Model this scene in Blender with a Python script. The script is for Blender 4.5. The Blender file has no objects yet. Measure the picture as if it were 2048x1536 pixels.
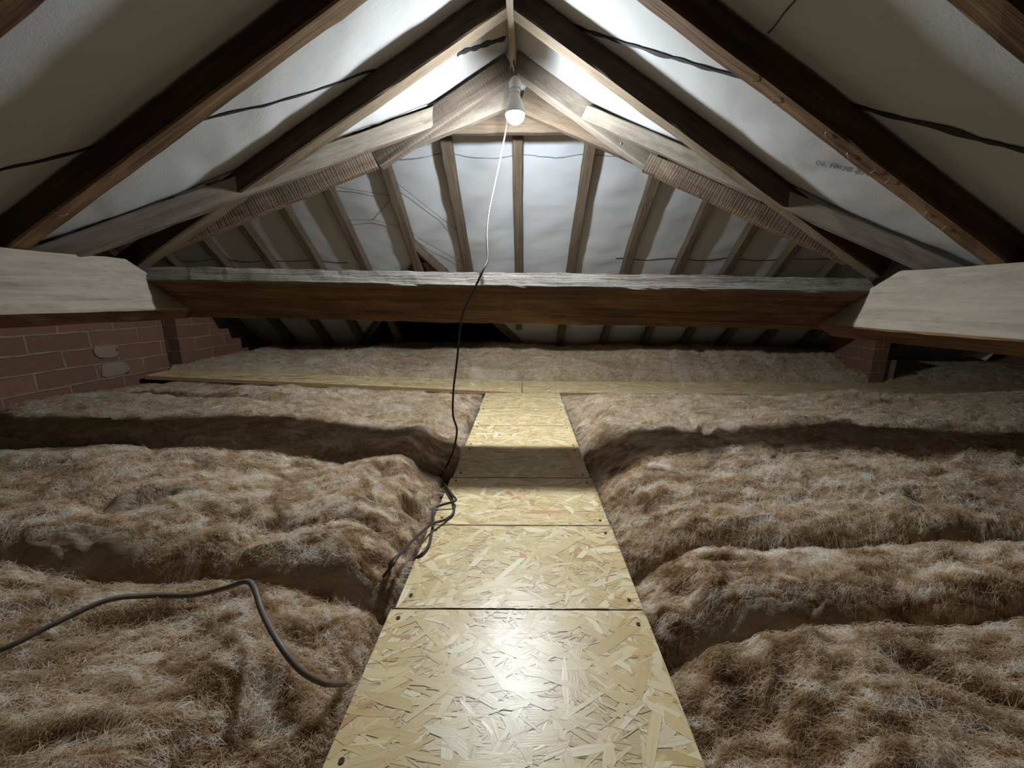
import bpy, math
import numpy as np
from mathutils import Vector, Matrix

# ------------------------------------------------------------------ scene, camera, light
SC = bpy.context.scene
S = 0.53                       # one survey unit of this loft in metres
rng = np.random.default_rng(11)

CAM_Z = 0.95
cd = bpy.data.cameras.new('camera')
cam = bpy.data.objects.new('camera', cd)
SC.collection.objects.link(cam)
SC.camera = cam
cd.sensor_fit = 'HORIZONTAL'
cd.sensor_width = 36.0
cd.lens = 769.0 / 2048.0 * 36.0
cd.clip_start = 0.01
_Y = Vector((.0312, .2146, 1.0)).normalized()
_X = Vector((1.0, -.008, -(.0312 - .2146 * .008))).normalized()
_Z = _X.cross(_Y) * -1.0
if _Z.y < 0: _Z = -_Z
# rows: camera right, up, back expressed in the world
right = Vector((_X.x, _Y.x, _Z.x)); up = Vector((_X.y, _Y.y, _Z.y)); fwd = Vector((_X.z, _Y.z, _Z.z))
m = Matrix((( right.x, up.x, -fwd.x), (right.y, up.y, -fwd.y), (right.z, up.z, -fwd.z))).to_4x4()
m.translation = Vector((0, 0, CAM_Z * S))
cam.matrix_world = m

w = bpy.data.worlds.new('world'); SC.world = w; w.use_nodes = True
w.node_tree.nodes['Background'].inputs[0].default_value = (1.0, .78, .55, 1)
w.node_tree.nodes['Background'].inputs[1].default_value = 0.035

SC.view_settings.view_transform = 'Standard'
SC.view_settings.look = 'None'
SC.view_settings.exposure = 0.42
SC.cycles.diffuse_bounces = 8
SC.cycles.max_bounces = 12
SC.view_settings.gamma = 1.0
SC.view_settings.use_curve_mapping = False
BULB_STRENGTH = 1500.0
BULB_COLOR = (0.86, 0.94, 1.0)

# ------------------------------------------------------------------ noise
_perm = np.random.default_rng(5).permutation(4096)
def _h(ix, iy, seed):
    return _perm[(ix + _perm[(iy + seed * 131) & 4095]) & 4095]
def perlin(x, y, seed=0):
    x = np.asarray(x, float); y = np.asarray(y, float)
    x0 = np.floor(x).astype(np.int64); y0 = np.floor(y).astype(np.int64)
    fx = x - x0; fy = y - y0
    u = fx * fx * fx * (fx * (fx * 6 - 15) + 10); v = fy * fy * fy * (fy * (fy * 6 - 15) + 10)
    def g(ix, iy, dx, dy):
        a = _h(ix, iy, seed) * (2 * math.pi / 4096.0) * 7.0
        return np.cos(a) * dx + np.sin(a) * dy
    n00 = g(x0, y0, fx, fy); n10 = g(x0 + 1, y0, fx - 1, fy)
    n01 = g(x0, y0 + 1, fx, fy - 1); n11 = g(x0 + 1, y0 + 1, fx - 1, fy - 1)
    return ((n00 * (1 - u) + n10 * u) * (1 - v) + (n01 * (1 - u) + n11 * u) * v) * 1.5
def fbm(x, y, seed=0, oct=4, gain=.5):
    s = 0; a = 1.0; f = 1.0
    for i in range(oct):
        s = s + a * perlin(x * f, y * f, seed + i); a *= gain; f *= 2.03
    return s
def sstep(a, b, x):
    t = np.clip((x - a) / (b - a), 0, 1); return t * t * (3 - 2 * t)

# ------------------------------------------------------------------ materials
def mat(name):
    m = bpy.data.materials.new(name); m.use_nodes = True
    nt = m.node_tree; nt.nodes.clear()
    out = nt.nodes.new('ShaderNodeOutputMaterial'); b = nt.nodes.new('ShaderNodeBsdfPrincipled')
    nt.links.new(b.outputs[0], out.inputs[0])
    b.inputs['Specular IOR Level'].default_value = .3
    return m, nt, b
def N(nt, t, **k):
    n = nt.nodes.new(t)
    for a, v in k.items():
        if a.startswith('i_'):
            n.inputs[a[2:].replace('_', ' ')].default_value = v
        else: setattr(n, a, v)
    return n
def ramp(nt, fac, stops):
    r = nt.nodes.new('ShaderNodeValToRGB'); e = r.color_ramp.elements
    e[0].position, e[0].color = stops[0][0], (*stops[0][1], 1)
    e[1].position, e[1].color = stops[-1][0], (*stops[-1][1], 1)
    for p, c in stops[1:-1]:
        x = e.new(p); x.color = (*c, 1)
    nt.links.new(fac, r.inputs[0]); return r.outputs[0]
def mixc(nt, fac, a, b, mode='MIX'):
    n = nt.nodes.new('ShaderNodeMix'); n.data_type = 'RGBA'; n.blend_type = mode
    for s, v in ((n.inputs[0], fac), (n.inputs[6], a), (n.inputs[7], b)):
        if isinstance(v, (int, float)): s.default_value = v
        elif isinstance(v, tuple): s.default_value = (*v, 1)
        else: nt.links.new(v, s)
    return n.outputs[2]
def mathn(nt, op, a, b=None):
    n = nt.nodes.new('ShaderNodeMath'); n.operation = op
    for s, v in ((n.inputs[0], a), (n.inputs[1], b)):
        if v is None: continue
        if isinstance(v, (int, float)): s.default_value = v
        else: nt.links.new(v, s)
    return n.outputs[0]
def mapped(nt, scale, kind='Object', rot=(0, 0, 0)):
    tc = nt.nodes.new('ShaderNodeTexCoord'); mp = nt.nodes.new('ShaderNodeMapping')
    mp.inputs['Scale'].default_value = scale; mp.inputs['Rotation'].default_value = rot
    nt.links.new(tc.outputs[kind], mp.inputs[0]); return mp.outputs[0]
def noise(nt, vec, scale, detail=5, rough=.6, dist=0.):
    n = nt.nodes.new('ShaderNodeTexNoise'); n.inputs['Scale'].default_value = scale
    n.inputs['Detail'].default_value = detail; n.inputs['Roughness'].default_value = rough
    n.inputs['Distortion'].default_value = dist
    nt.links.new(vec, n.inputs['Vector']); return n.outputs[0]
def bump(nt, b, hgt, strength, dist, prev=None):
    n = nt.nodes.new('ShaderNodeBump'); n.inputs['Strength'].default_value = strength
    n.inputs['Distance'].default_value = dist
    nt.links.new(hgt, n.inputs['Height'])
    if prev is not None: nt.links.new(prev, n.inputs['Normal'])
    nt.links.new(n.outputs[0], b.inputs['Normal']); return n.outputs[0]

def wood(name, dark, mid, light, saw=0.0, dust=None, dust_amt=.5, rough=.85, spots=0.):
    """old sawn timber, grain along the object's own X"""
    m, nt, b = mat(name)
    v = mapped(nt, (1.3, 22, 22)); g = noise(nt, v, 2.2, 7, .62, .6)
    v2 = mapped(nt, (3, 90, 90)); g2 = noise(nt, v2, 1.6, 4, .7)
    v3 = mapped(nt, (2.5, 5, 5)); g3 = noise(nt, v3, 2.4, 5, .6)
    f = mathn(nt, 'ADD', mathn(nt, 'MULTIPLY', g, .75), mathn(nt, 'MULTIPLY', g2, .3))
    c = ramp(nt, f, ((.32, dark), (.52, mid), (.75, light)))
    c = mixc(nt, mathn(nt, 'MULTIPLY', ramp(nt, g3, ((.42, (0, 0, 0)), (.62, (1, 1, 1)))), .45), c, dark)
    h = f
    if saw:
        vs = mapped(nt, (1, .15, .15), rot=(0, 0, .12))
        wv = nt.nodes.new('ShaderNodeTexWave'); wv.inputs['Scale'].default_value = 34
        wv.inputs['Distortion'].default_value = 9; wv.inputs['Detail'].default_value = 3
        wv.inputs['Detail Scale'].default_value = 1.2
        nt.links.new(vs, wv.inputs['Vector'])
        sw = ramp(nt, wv.outputs[1], ((.1, (0, 0, 0)), (.75, (1, 1, 1))))
        c = mixc(nt, mathn(nt, 'MULTIPLY', mathn(nt, 'SUBTRACT', 1.0, sw), saw), c, dark)
        h = mathn(nt, 'ADD', f, mathn(nt, 'MULTIPLY', sw, .3 * saw))
    if dust:
        vd = mapped(nt, (4, 9, 9)); gd = noise(nt, vd, 3., 8, .7)
        c = mixc(nt, mathn(nt, 'MULTIPLY', ramp(nt, gd, ((.3, (0, 0, 0)), (.62, (1, 1, 1)))), dust_amt), c, dust)
    nt.links.new(c, b.inputs['Base Color']); b.inputs['Roughness'].default_value = rough
    bump(nt, b, h, .55, .004)
    if name == 'purlin_dusty_top': bump(nt, b, mathn(nt, 'ADD', g, mathn(nt, 'MULTIPLY', g2, .8)), 1.0, .014)
    return m

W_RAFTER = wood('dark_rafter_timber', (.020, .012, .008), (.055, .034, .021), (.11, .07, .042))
W_RAFTER_LIT = wood('rafter_timber_lit', (.05, .033, .018), (.13, .087, .048), (.24, .17, .10), dust=(.28, .235, .17), dust_amt=.35)  # bulb light on the nearest pair's undersides put into the colour
W_RAFTER_UNDER = wood('rafter_underside_lit', (.05, .028, .013), (.17, .098, .045), (.28, .18, .09))  # light bounced up onto the undersides put into this lighter brown
W_JACK = wood('far_rafter_timber', (.03, .019, .011), (.085, .056, .034), (.17, .12, .075), dust=(.22, .18, .135), dust_amt=.25)
W_SAWN = wood('saw_marked_timber', (.07, .047, .03), (.20, .142, .093), (.30, .225, .155), saw=.42, dust=(.33, .27, .205), dust_amt=.3)
W_SAWN_GREY = wood('grey_saw_marked_timber', (.045, .032, .023), (.13, .10, .075), (.22, .175, .13), saw=.3)
W_VALLEY = wood('weathered_valley_timber', (.04, .03, .021), (.13, .103, .075), (.25, .205, .155), saw=.0, dust=(.33, .29, .24), dust_amt=.4)
W_PURLIN = wood('purlin_brown_timber', (.045, .022, .010), (.18, .095, .042), (.29, .16, .075), rough=.8)
W_PURLIN_TOP = wood('purlin_dusty_top', (.03, .025, .02), (.17, .145, .115), (.36, .32, .27), dust=(.36, .325, .27), dust_amt=.45)
W_PURLIN_FACE = wood('purlin_dusty_face', (.09, .07, .05), (.22, .18, .135), (.31, .265, .21), dust=(.33, .285, .225), dust_amt=.6)
W_RIDGE = wood('ridge_board_timber', (.10, .08, .055), (.28, .23, .165), (.42, .36, .28))
W_JOIST = wood('joist_timber', (.03, .02, .012), (.08, .05, .03), (.13, .085, .05))

def membrane_mat(name, col, stain=.0):
    m, nt, b = mat(name)
    v = mapped(nt, (1, 1, 1))
    n1 = noise(nt, v, 90, 4, .7); n2 = noise(nt, v, 4, 5, .6)
    c = mixc(nt, mathn(nt, 'MULTIPLY', n1, .25), col, tuple(x * .72 for x in col))
    c = mixc(nt, mathn(nt, 'MULTIPLY', ramp(nt, n2, ((.45, (0, 0, 0)), (.75, (1, 1, 1)))), .22), c, (.52, .46, .38))
    if stain:
        n3 = noise(nt, mapped(nt, (1, 1, .5)), 22, 7, .75, 1.2)
        s = ramp(nt, n3, ((.655, (0, 0, 0)), (.69, (1, 1, 1))))
        n4 = noise(nt, v, 2.4, 3, .5)
        k = mathn(nt, 'MULTIPLY', s, ramp(nt, n4, ((.48, (0, 0, 0)), (.6, (1, 1, 1)))))
        c = mixc(nt, mathn(nt, 'MULTIPLY', k, stain), c, (.10, .09, .085))
    nt.links.new(c, b.inputs['Base Color']); b.inputs['Roughness'].default_value = .62
    b.inputs['Specular IOR Level'].default_value = .25
    n5 = noise(nt, mapped(nt, (1, 1, 1)), 260, 2, .6)
    p = bump(nt, b, n5, .25, .0015)
    bump(nt, b, noise(nt, mapped(nt, (1.2, 4, 4)), 3.0, 5, .55, .8), .18, .010, p)
    return m
MEM = membrane_mat('roof_membrane', (.44, .44, .435))
MEM_FAR = membrane_mat('roof_membrane_far', (.45, .465, .49), stain=.7)
def flat(name, c, rough=.7, metal=0., spec=.4):
    m, nt, b = mat(name); b.inputs['Base Color'].default_value = (*c, 1)
    b.inputs['Roughness'].default_value = rough; b.inputs['Metallic'].default_value = metal
    b.inputs['Specular IOR Level'].default_value = spec
    v = mapped(nt, (1, 1, 1)); n = noise(nt, v, 60, 4)
    cc = mixc(nt, mathn(nt, 'MULTIPLY', n, .35), c, tuple(x * .6 for x in c))
    nt.links.new(cc, b.inputs['Base Color'])
    return m
LAP = flat('black_lap_edge', (.018, .017, .02))
INK = flat('printing_ink', (.16, .16, .18))
CORD = flat('string', (.06, .045, .03))
CABLE = flat('grey_brown_flex', (.052, .043, .035), rough=.42)
CABLE_PALE = flat('pale_brown_flex', (.15, .122, .096), rough=.45)
STEEL = flat('nail_steel', (.55, .52, .47), rough=.35, metal=.8)
BLACK = flat('black_plastic', (.03, .03, .03), rough=.4)
WHITEP = flat('white_lampholder', (.75, .75, .73), rough=.4)

def brick_mat():
    m, nt, b = mat('old_red_brick')
    tc = nt.nodes.new('ShaderNodeTexCoord')
    br = nt.nodes.new('ShaderNodeTexBrick')
    br.offset = .5; br.inputs['Scale'].default_value = 1.0
    br.inputs['Brick Width'].default_value = .225; br.inputs['Row Height'].default_value = .075
    br.inputs['Mortar Size'].default_value = .0055; br.inputs['Mortar Smooth'].default_value = .35
    br.inputs['Color1'].default_value = (.235, .10, .06, 1); br.inputs['Color2'].default_value = (.16, .075, .048, 1)
    br.inputs['Mortar'].default_value = (.27, .20, .14, 1)
    uvn = nt.nodes.new('ShaderNodeUVMap')
    dn = nt.nodes.new('ShaderNodeTexNoise'); dn.inputs['Scale'].default_value = 9
    nt.links.new(uvn.outputs[0], dn.inputs['Vector'])
    wob = mixc(nt, .014, uvn.outputs[0], dn.outputs[1], 'ADD')
    nt.links.new(wob, br.inputs['Vector'])
    n1 = noise(nt, tc.outputs['Object'], 14, 6, .7); n2 = noise(nt, tc.outputs['Object'], 55, 5, .7)
    c = mixc(nt, mathn(nt, 'MULTIPLY', ramp(nt, n1, ((.38, (0, 0, 0)), (.66, (1, 1, 1)))), .75), br.outputs[0], (.15, .10, .068))
    c = mixc(nt, mathn(nt, 'MULTIPLY', ramp(nt, n2, ((.6, (0, 0, 0)), (.75, (1, 1, 1)))), .4), c, (.42, .33, .26))
    nt.links.new(c, b.inputs['Base Color']); b.inputs['Roughness'].default_value = .95
    h = mathn(nt, 'ADD', mathn(nt, 'MULTIPLY', br.outputs[1], -1.0), mathn(nt, 'MULTIPLY', n2, .6))
    bump(nt, b, h, .8, .006)
    return m
BRICK = brick_mat()
MORTAR = flat('pale_mortar', (.25, .19, .145), rough=.95)

def insulation_mat(name, fibre=False):
    m, nt, b = mat(name)
    tc = nt.nodes.new('ShaderNodeTexCoord')
    vc = nt.nodes.new('ShaderNodeVertexColor'); vc.layer_name = 'tone'
    v = mapped(nt, (3.0, 8.0, 5.0))
    n1 = noise(nt, v, 9, 8, .72, 1.6); n2 = noise(nt, mapped(nt, (1, 1, 1)), 5.5, 6, .65, .7)
    n3 = noise(nt, mapped(nt, (9, 26, 16)), 10, 5, .75, 2.5)
    c = ramp(nt, n1, ((.30, (.22, .125, .06)), (.47, (.55, .385, .225)), (.64, (.78, .62, .43))))
    c = mixc(nt, ramp(nt, n2, ((.47, (0, 0, 0)), (.68, (1, 1, 1)))), c, (.80, .68, .52))
    c = mixc(nt, mathn(nt, 'MULTIPLY', ramp(nt, n3, ((.38, (0, 0, 0)), (.62, (1, 1, 1)))), .45), (.085, .05, .03), c, 'MIX') if False else mixc(nt, mathn(nt, 'MULTIPLY', ramp(nt, n3, ((.35, (1, 1, 1)), (.55, (0, 0, 0)))), .45), c, (.15, .085, .04))
    pale = noise(nt, mapped(nt, (1, 1.6, 1)), 3.3, 4, .55, .4)
    c = mixc(nt, mathn(nt, 'MULTIPLY', ramp(nt, pale, ((.60, (0, 0, 0)), (.70, (1, 1, 1)))), .75), c, (.80, .74, .66))
    nt.links.new(c, b.inputs['Base Color']); b.inputs['Roughness'].default_value = 1.0
    b.inputs['Specular IOR Level'].default_value = .08
    b.inputs['Sheen Weight'].default_value = .5; b.inputs['Sheen Roughness'].default_value = .5
    b.inputs['Sheen Tint'].default_value = (.9, .75, .6, 1)
    p = bump(nt, b, n3, .9, .006)
    bump(nt, b, n1, .8, .014, p)
    return m
INSUL = insulation_mat('mineral_wool')
def fibre_mat():
    m, nt, b = mat('wool_fibre')
    info = nt.nodes.new('ShaderNodeHairInfo')
    v = mapped(nt, (1, 1, 1))
    f = mathn(nt, 'ADD', mathn(nt, 'MULTIPLY', info.outputs['Random'], .30), mathn(nt, 'MULTIPLY', ramp(nt, noise(nt, mapped(nt, (1.6, 3.4, 2)), 7.5, 7, .74, 1.4), ((.41, (0, 0, 0)), (.60, (1, 1, 1)))), .80))
    c = ramp(nt, f, ((0., (.24, .14, .065)), (.36, (.60, .42, .25)), (.62, (.86, .71, .52)), (.85, (.96, .92, .84)), (1., (.98, .96, .92))))
    nt.links.new(c, b.inputs['Base Color']); b.inputs['Roughness'].default_value = .55
    b.inputs['Specular IOR Level'].default_value = .35
    tr = nt.nodes.new('ShaderNodeBsdfTranslucent'); nt.links.new(c, tr.inputs[0])
    mx = nt.nodes.new('ShaderNodeMixShader'); mx.inputs[0].default_value = .5
    nt.links.new(b.outputs[0], mx.inputs[1]); nt.links.new(tr.outputs[0], mx.inputs[2])
    nt.links.new(mx.outputs[0], [x for x in nt.nodes if x.type == 'OUTPUT_MATERIAL'][0].inputs[0])
    return m
FIBRE = fibre_mat()

def osb_mat():
    m, nt, b = mat('strand_board')
    at = nt.nodes.new('ShaderNodeAttribute'); at.attribute_name = 'strand'
    uv = nt.nodes.new('ShaderNodeUVMap')
    mp = nt.nodes.new('ShaderNodeMapping'); mp.inputs['Scale'].default_value = (14, 420, 1)
    nt.links.new(uv.outputs[0], mp.inputs[0])
    g = noise(nt, mp.outputs[0], 1.0, 4, .65, .2)
    c = mixc(nt, mathn(nt, 'MULTIPLY', ramp(nt, g, ((.45, (0, 0, 0)), (.72, (1, 1, 1)))), .26), at.outputs[0], (.36, .23, .10))
    nt.links.new(c, b.inputs['Base Color']); b.inputs['Roughness'].default_value = .33
    b.inputs['Specular IOR Level'].default_value = .5
    bump(nt, b, g, .25, .0008)
    return m
OSB = osb_mat()
def emit(name, col, st):
    m = bpy.data.materials.new(name); m.use_nodes = True; nt = m.node_tree; nt.nodes.clear()
    o = nt.nodes.new('ShaderNodeOutputMaterial'); e = nt.nodes.new('ShaderNodeEmission')
    e.inputs[0].default_value = (*col, 1); e.inputs[1].default_value = st
    nt.links.new(e.outputs[0], o.inputs[0]); return m
GLOW = emit('lit_bulb_glass', BULB_COLOR, BULB_STRENGTH)

# ------------------------------------------------------------------ object helpers
def link(o, parent=None):
    SC.collection.objects.link(o)
    if parent is not None: o.parent = parent
    return o
def tag(o, label=None, cat=None, group=None, kind=None):
    if label: o['label'] = label
    if cat: o['category'] = cat
    if group: o['group'] = group
    if kind: o['kind'] = kind
    return o
def meshobj(name, verts, faces, mats, parent=None, smooth=False, fmat=None, matrix=None):
    me = bpy.data.meshes.new(name)
    me.from_pydata([tuple(v) for v in verts], [], [tuple(f) for f in faces])
    for mm in (mats if isinstance(mats, (list, tuple)) else [mats]): me.materials.append(mm)
    if fmat is not None: me.polygons.foreach_set('material_index', np.asarray(fmat, dtype=np.int32))
    if smooth: me.polygons.foreach_set('use_smooth', np.ones(len(me.polygons), dtype=bool))
    me.validate(); me.update()
    o = bpy.data.objects.new(name, me)
    if matrix is not None: o.matrix_world = matrix
    return link(o, parent)
def U(p): return Vector((p[0] * S, p[1] * S, p[2] * S))

def beam(name, p0, p1, wd, dp, ddir, mats, label=None, cat=None, group=None, sides=None, rough=.0022, seg=.05, parent=None, bow=0.0, seed=None, cut0=0., cut1=0.):
    """timber from p0 to p1 (survey units, centre line); dp measured along ddir, wd across it.
    sides: material index for (-w, +w, -d, +d) faces. cut0/cut1: how far the +d edge runs on past the -d edge at each end"""
    p0, p1 = U(p0), U(p1); wd *= S; dp *= S
    ax = (p1 - p0); L = ax.length; ax.normalize()
    dd = Vector(ddir); dd = (dd - ax * dd.dot(ax)).normalized()
    ww = dd.cross(ax).normalized()
    M = Matrix(((ax.x, ww.x, dd.x, p0.x), (ax.y, ww.y, dd.y, p0.y), (ax.z, ww.z, dd.z, p0.z), (0, 0, 0, 1)))
    r = np.random.default_rng(seed if seed is not None else abs(hash(name + str(tuple(p0)))) % 99991) if seed is not None else np.random.default_rng(int(abs(p0.x * 7919 + p0.y * 104729 + p0.z * 1299709)) % 99991)
    nw, nd = max(2, int(wd / .02)), max(3, int(dp / .025))
    c = min(.004, wd * .08)
    hw, hd = wd / 2, dp / 2
    ring = []; side = []
    for i in range(nw): ring.append((-hw + c + (wd - 2 * c) * i / (nw - 1) if nw > 1 else 0, -hd)); side.append(2 if i < nw - 1 else 2)
    for i in range(nd): ring.append((hw, -hd + c + (dp - 2 * c) * i / (nd - 1))); side.append(1)
    for i in range(nw): ring.append((hw - c - (wd - 2 * c) * i / (nw - 1), hd)); side.append(3)
    for i in range(nd): ring.append((-hw, hd - c - (dp - 2 * c) * i / (nd - 1))); side.append(0)
    ring = np.array(ring); K = len(ring)
    ns = max(2, int(L / seg)); xs = np.linspace(0, L, ns + 1)
    o1, o2 = r.uniform(0, 500), r.uniform(0, 500)
    V = []
    ang = np.arange(K) / K * 40
    bw = bow * S * np.sin(np.pi * xs / L)
    wz = .0025 * perlin(xs * 1.1 + o1, np.full_like(xs, 3.3), 2) * 2
    for k, x in enumerate(xs):
        dn = rough * (perlin(np.full(K, x * 6 + o1), ang + o2, 1) + .7 * perlin(np.full(K, x * 23 + o2), ang * 2.3 + o1, 2))
        rad = ring / np.maximum(np.linalg.norm(ring, axis=1, keepdims=True), 1e-6)
        q = ring + rad * dn[:, None]
        xx = x
        sh = np.zeros(K)
        f = (q[:, 1] / dp + .5)
        if k == 0: sh = -cut0 * S * f
        if k == ns: sh = cut1 * S * f
        for j in range(K): V.append((xx + sh[j], q[j, 0] + wz[k], q[j, 1] + bw[k]))
    F = []; FM = []
    for k in range(ns):
        for j in range(K):
            a = k * K + j; b2 = k * K + (j + 1) % K
            F.append((a, b2, b2 + K, a + K)); FM.append(sides[side[j]] if sides else 0)
    F.append(tuple(range(K - 1, -1, -1))); FM.append(0)
    F.append(tuple(ns * K + j for j in range(K))); FM.append(0)
    o = meshobj(name, V, F, mats, parent, fmat=FM, matrix=M)
    return tag(o, label, cat, group)

def tube(name, pts, rad, m, parent=None, sub=8, K=8):
    P = [np.array(p, float) * S for p in pts]
    out = []
    Q = [2 * P[0] - P[1]] + P + [2 * P[-1] - P[-2]]
    for i in range(1, len(Q) - 2):
        a, b, c, d = Q[i - 1:i + 3]
        for t in np.linspace(0, 1, sub, endpoint=False):
            out.append(.5 * ((2 * b) + (c - a) * t + (2 * a - 5 * b + 4 * c - d) * t * t + (3 * b - a - 3 * c + d) * t ** 3))
    out.append(P[-1]); out = np.array(out)
    T = np.gradient(out, axis=0); T /= np.maximum(np.linalg.norm(T, axis=1, keepdims=True), 1e-9)
    nrm = np.cross(T[0], (0.3, .2, 1.)); nrm /= np.linalg.norm(nrm)
    V = []; F = []
    n = len(out)
    for i in range(n):
        nrm = nrm - T[i] * (nrm @ T[i]); nrm /= max(np.linalg.norm(nrm), 1e-9)
        bn = np.cross(T[i], nrm)
        for k in range(K):
            a = 2 * math.pi * k / K
            V.append(out[i] + rad * (math.cos(a) * nrm + math.sin(a) * bn))
    for i in range(n - 1):
        for k in range(K):
            a = i * K + k; b = i * K + (k + 1) % K
            F.append((a, b, b + K, a + K))
    F.append(tuple(range(K - 1, -1, -1))); F.append(tuple((n - 1) * K + k for k in range(K)))
    return V, F
def merge(parts):
    V = []; F = []
    for v, f in parts:
        o = len(V); V += list(v); F += [tuple(i + o for i in q) for q in f]
    return V, F
def lathe(prof, K=24):
    V = []; F = []
    for r, z in prof:
        for k in range(K):
            a = 2 * math.pi * k / K; V.append((r * math.cos(a), r * math.sin(a), z))
    for i in range(len(prof) - 1):
        for k in range(K):
            F.append((i * K + k, i * K + (k + 1) % K, (i + 1) * K + (k + 1) % K, (i + 1) * K + k))
    F.append(tuple(range(K - 1, -1, -1))); F.append(tuple((len(prof) - 1) * K + k for k in range(K)))
    return V, F

# ------------------------------------------------------------------ geometry of the two roofs
RX = -.087                                   # wing ridge
def zL(x): return 2.467 + .572 * x           # underside of the wing's left rafters
def zR(x): return 2.360 - .635 * x           # underside of the wing's right rafters
RD = .125                                    # rafter depth measured plumb
def vyL(x): return 2.891 + .553 * (x + .607) # left valley in plan
def vyR(x): return 2.855 - .509 * (x - .422)
MY, MZ, MS = 3.18, 2.545, .90                # main ridge and pitch of the far slope (membrane)
def zF(y): return MZ - MS * (y - MY)

def sheet(name, fn, nu, nv, m, keep=None, thick=.002):
    u = np.linspace(0, 1, nu + 1); v = np.linspace(0, 1, nv + 1)
    Ug, Vg = np.meshgrid(u, v, indexing='ij')
    P = fn(Ug, Vg) * S
    V = P.reshape(-1, 3)
    F = []
    cen = None
    for i in range(nu):
        for j in range(nv):
            a = i * (nv + 1) + j
            q = (a, a + nv + 1, a + nv + 2, a + 1)
            if keep is not None and not keep((V[list(q)].mean(0)) / S): continue
            F.append(q)
    o = meshobj(name, V, F, m, smooth=True)
    sm = o.modifiers.new('thickness', 'SOLIDIFY'); sm.thickness = thick; sm.offset = 0
    tag(o, kind='structure')
    return o
RAFT_Y = [2.30, 1.70, 1.10, .50]
def sag(y):
    d = np.zeros_like(y)
    ys = sorted(RAFT_Y + [-.7, -.1, 2.89, 3.5])
    for a, b in zip(ys[:-1], ys[1:]):
        t = np.clip((y - a - .085) / (b - a - .085), 0, 1); d = np.where((y > a) & (y < b), np.sin(np.pi * t), d)
    return d
def wing(side):
    vy = vyL if side < 0 else vyR
    x1 = -4.3 if side < 0 else 3.78
    def fn(u, v):
        x = RX + (x1 - RX) * u; y = -1.6 + (vy(x) + .0 + 1.6) * v
        z = (zL(x) if side < 0 else zR(x)) + RD + .012
        sg = sag(y) * (.15 + .85 * sstep(1.55, 1.75, y))
        z = z - sg * (.018 + .014 * perlin(x * 1.3 + 5, y * 1.5, 3)) + sg * .010 * fbm(x * 3, y * 2.2 + x * 1.5, 8, 3)
        return np.stack([x, y, z], -1)
    return fn
def wing_z(side, x, y):
    vy = vyL if side < 0 else vyR
    x1 = -4.3 if side < 0 else 3.78
    u = (x - RX) / (x1 - RX); v = (y + 1.6) / (vy(x) + 1.6)
    return float(wing(side)(np.array(u), np.array(v))[..., 2])
sheet('ceiling_left', wing(-1), 130, 130, MEM)
sheet('ceiling_right', wing(1), 130, 130, MEM)
# main roof, slope on the camera's side, beyond the two valleys
def near_left(u, v):
    y = .85 + (MY - .85) * v; xv = -.607 + (y - 2.891) / .553
    x = xv + (-6.8 - xv) * u
    return np.stack([x, y, 2.545 + 1.037 * (y - MY) + 0 * x], -1)
def near_right(u, v):
    y = 1.14 + (MY - 1.14) * v; xv = .422 - (y - 2.855) / .509
    x = xv + (6.8 - xv) * u
    return np.stack([x, y, 2.545 + 1.20 * (y - MY) + 0 * x], -1)
sheet('ceiling_near_left', near_left, 20, 20, MEM)
sheet('ceiling_near_right', near_right, 20, 20, MEM)
# main roof, far slope, with the opening of a small gablet low down
GA = (-1.09, 4.34); GL = (-2.62, 5.80); GR = (.12, 5.78)
def in_gablet(p):
    x, y = p[0], p[1]
    if y < GA[1]: return False
    t = (y - GA[1]) / (5.8 - GA[1])
    return GA[0] + (GL[0] - GA[0]) * t + .03 < x < GA[0] + (GR[0] - GA[0]) * t - .03
def far_fn(u, v):
    x = -6.8 + 13.6 * u; y = MY + (6.05 - MY) * v
    z = zF(y)
    w1 = fbm(x * 1.6 + .6 * y, y * 3.4, 21, 4, .55)
    loose = np.exp(-((x + 1.0) / .9) ** 2)
    w2 = perlin(x * 3.2 + y * 4.5, y * 1.1 - x * .8, 25)
    tilt = np.abs(perlin(x * 1.2 + y * 2.6, y * .6, 31))
    d = .016 * w1 + loose * (.028 * w2 + .03 * tilt)
    d = d - .02 * np.abs(np.sin((x + .07) / .57 * np.pi))
    return np.stack([x, y, z + d + .014], -1)
sheet('ceiling_far', far_fn, 300, 110, MEM_FAR, keep=lambda p: not in_gablet(p))
def gl_fn(side):
    foot = GL if side < 0 else GR
    def fn(u, v):
        ax = np.array((GA[0], GA[1], zF(GA[1]))); ft = np.array((foot[0], foot[1], zF(foot[1])))
        e = ax + (ft - ax) * u[..., None]
        run = (6.9 - e[..., 1]) * v
        e = e.copy(); e[..., 1] = e[..., 1] + run
        return e
    return fn
GABLET_SHADE = flat('gablet_dark_lining', (.022, .022, .028), rough=.9)  # shade of the gablet recess put into a black lining colour
sheet('ceiling_gablet_left', gl_fn(-1), 12, 12, GABLET_SHADE)
sheet('ceiling_gablet_right', gl_fn(1), 12, 12, GABLET_SHADE)

# floor slab below the insulation and brick walls
def slab(name, x0, x1, y0, y1, z0, z1, m, kind='structure'):
    V = [(x, y, z) for z in (z0, z1) for y in (y0, y1) for x in (x0, x1)]
    V = [tuple(c * S for c in v) for v in V]
    F = [(0, 2, 3, 1), (4, 5, 7, 6), (0, 1, 5, 4), (2, 6, 7, 3), (0, 4, 6, 2), (1, 3, 7, 5)]
    o = meshobj(name, V, F, m); tag(o, kind=kind); return o
PLASTER = flat('plasterboard', (.25, .21, .17), rough=.95)
slab('floor', -7, 7, -1.6, 7, -.50, -.44, PLASTER)

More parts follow.
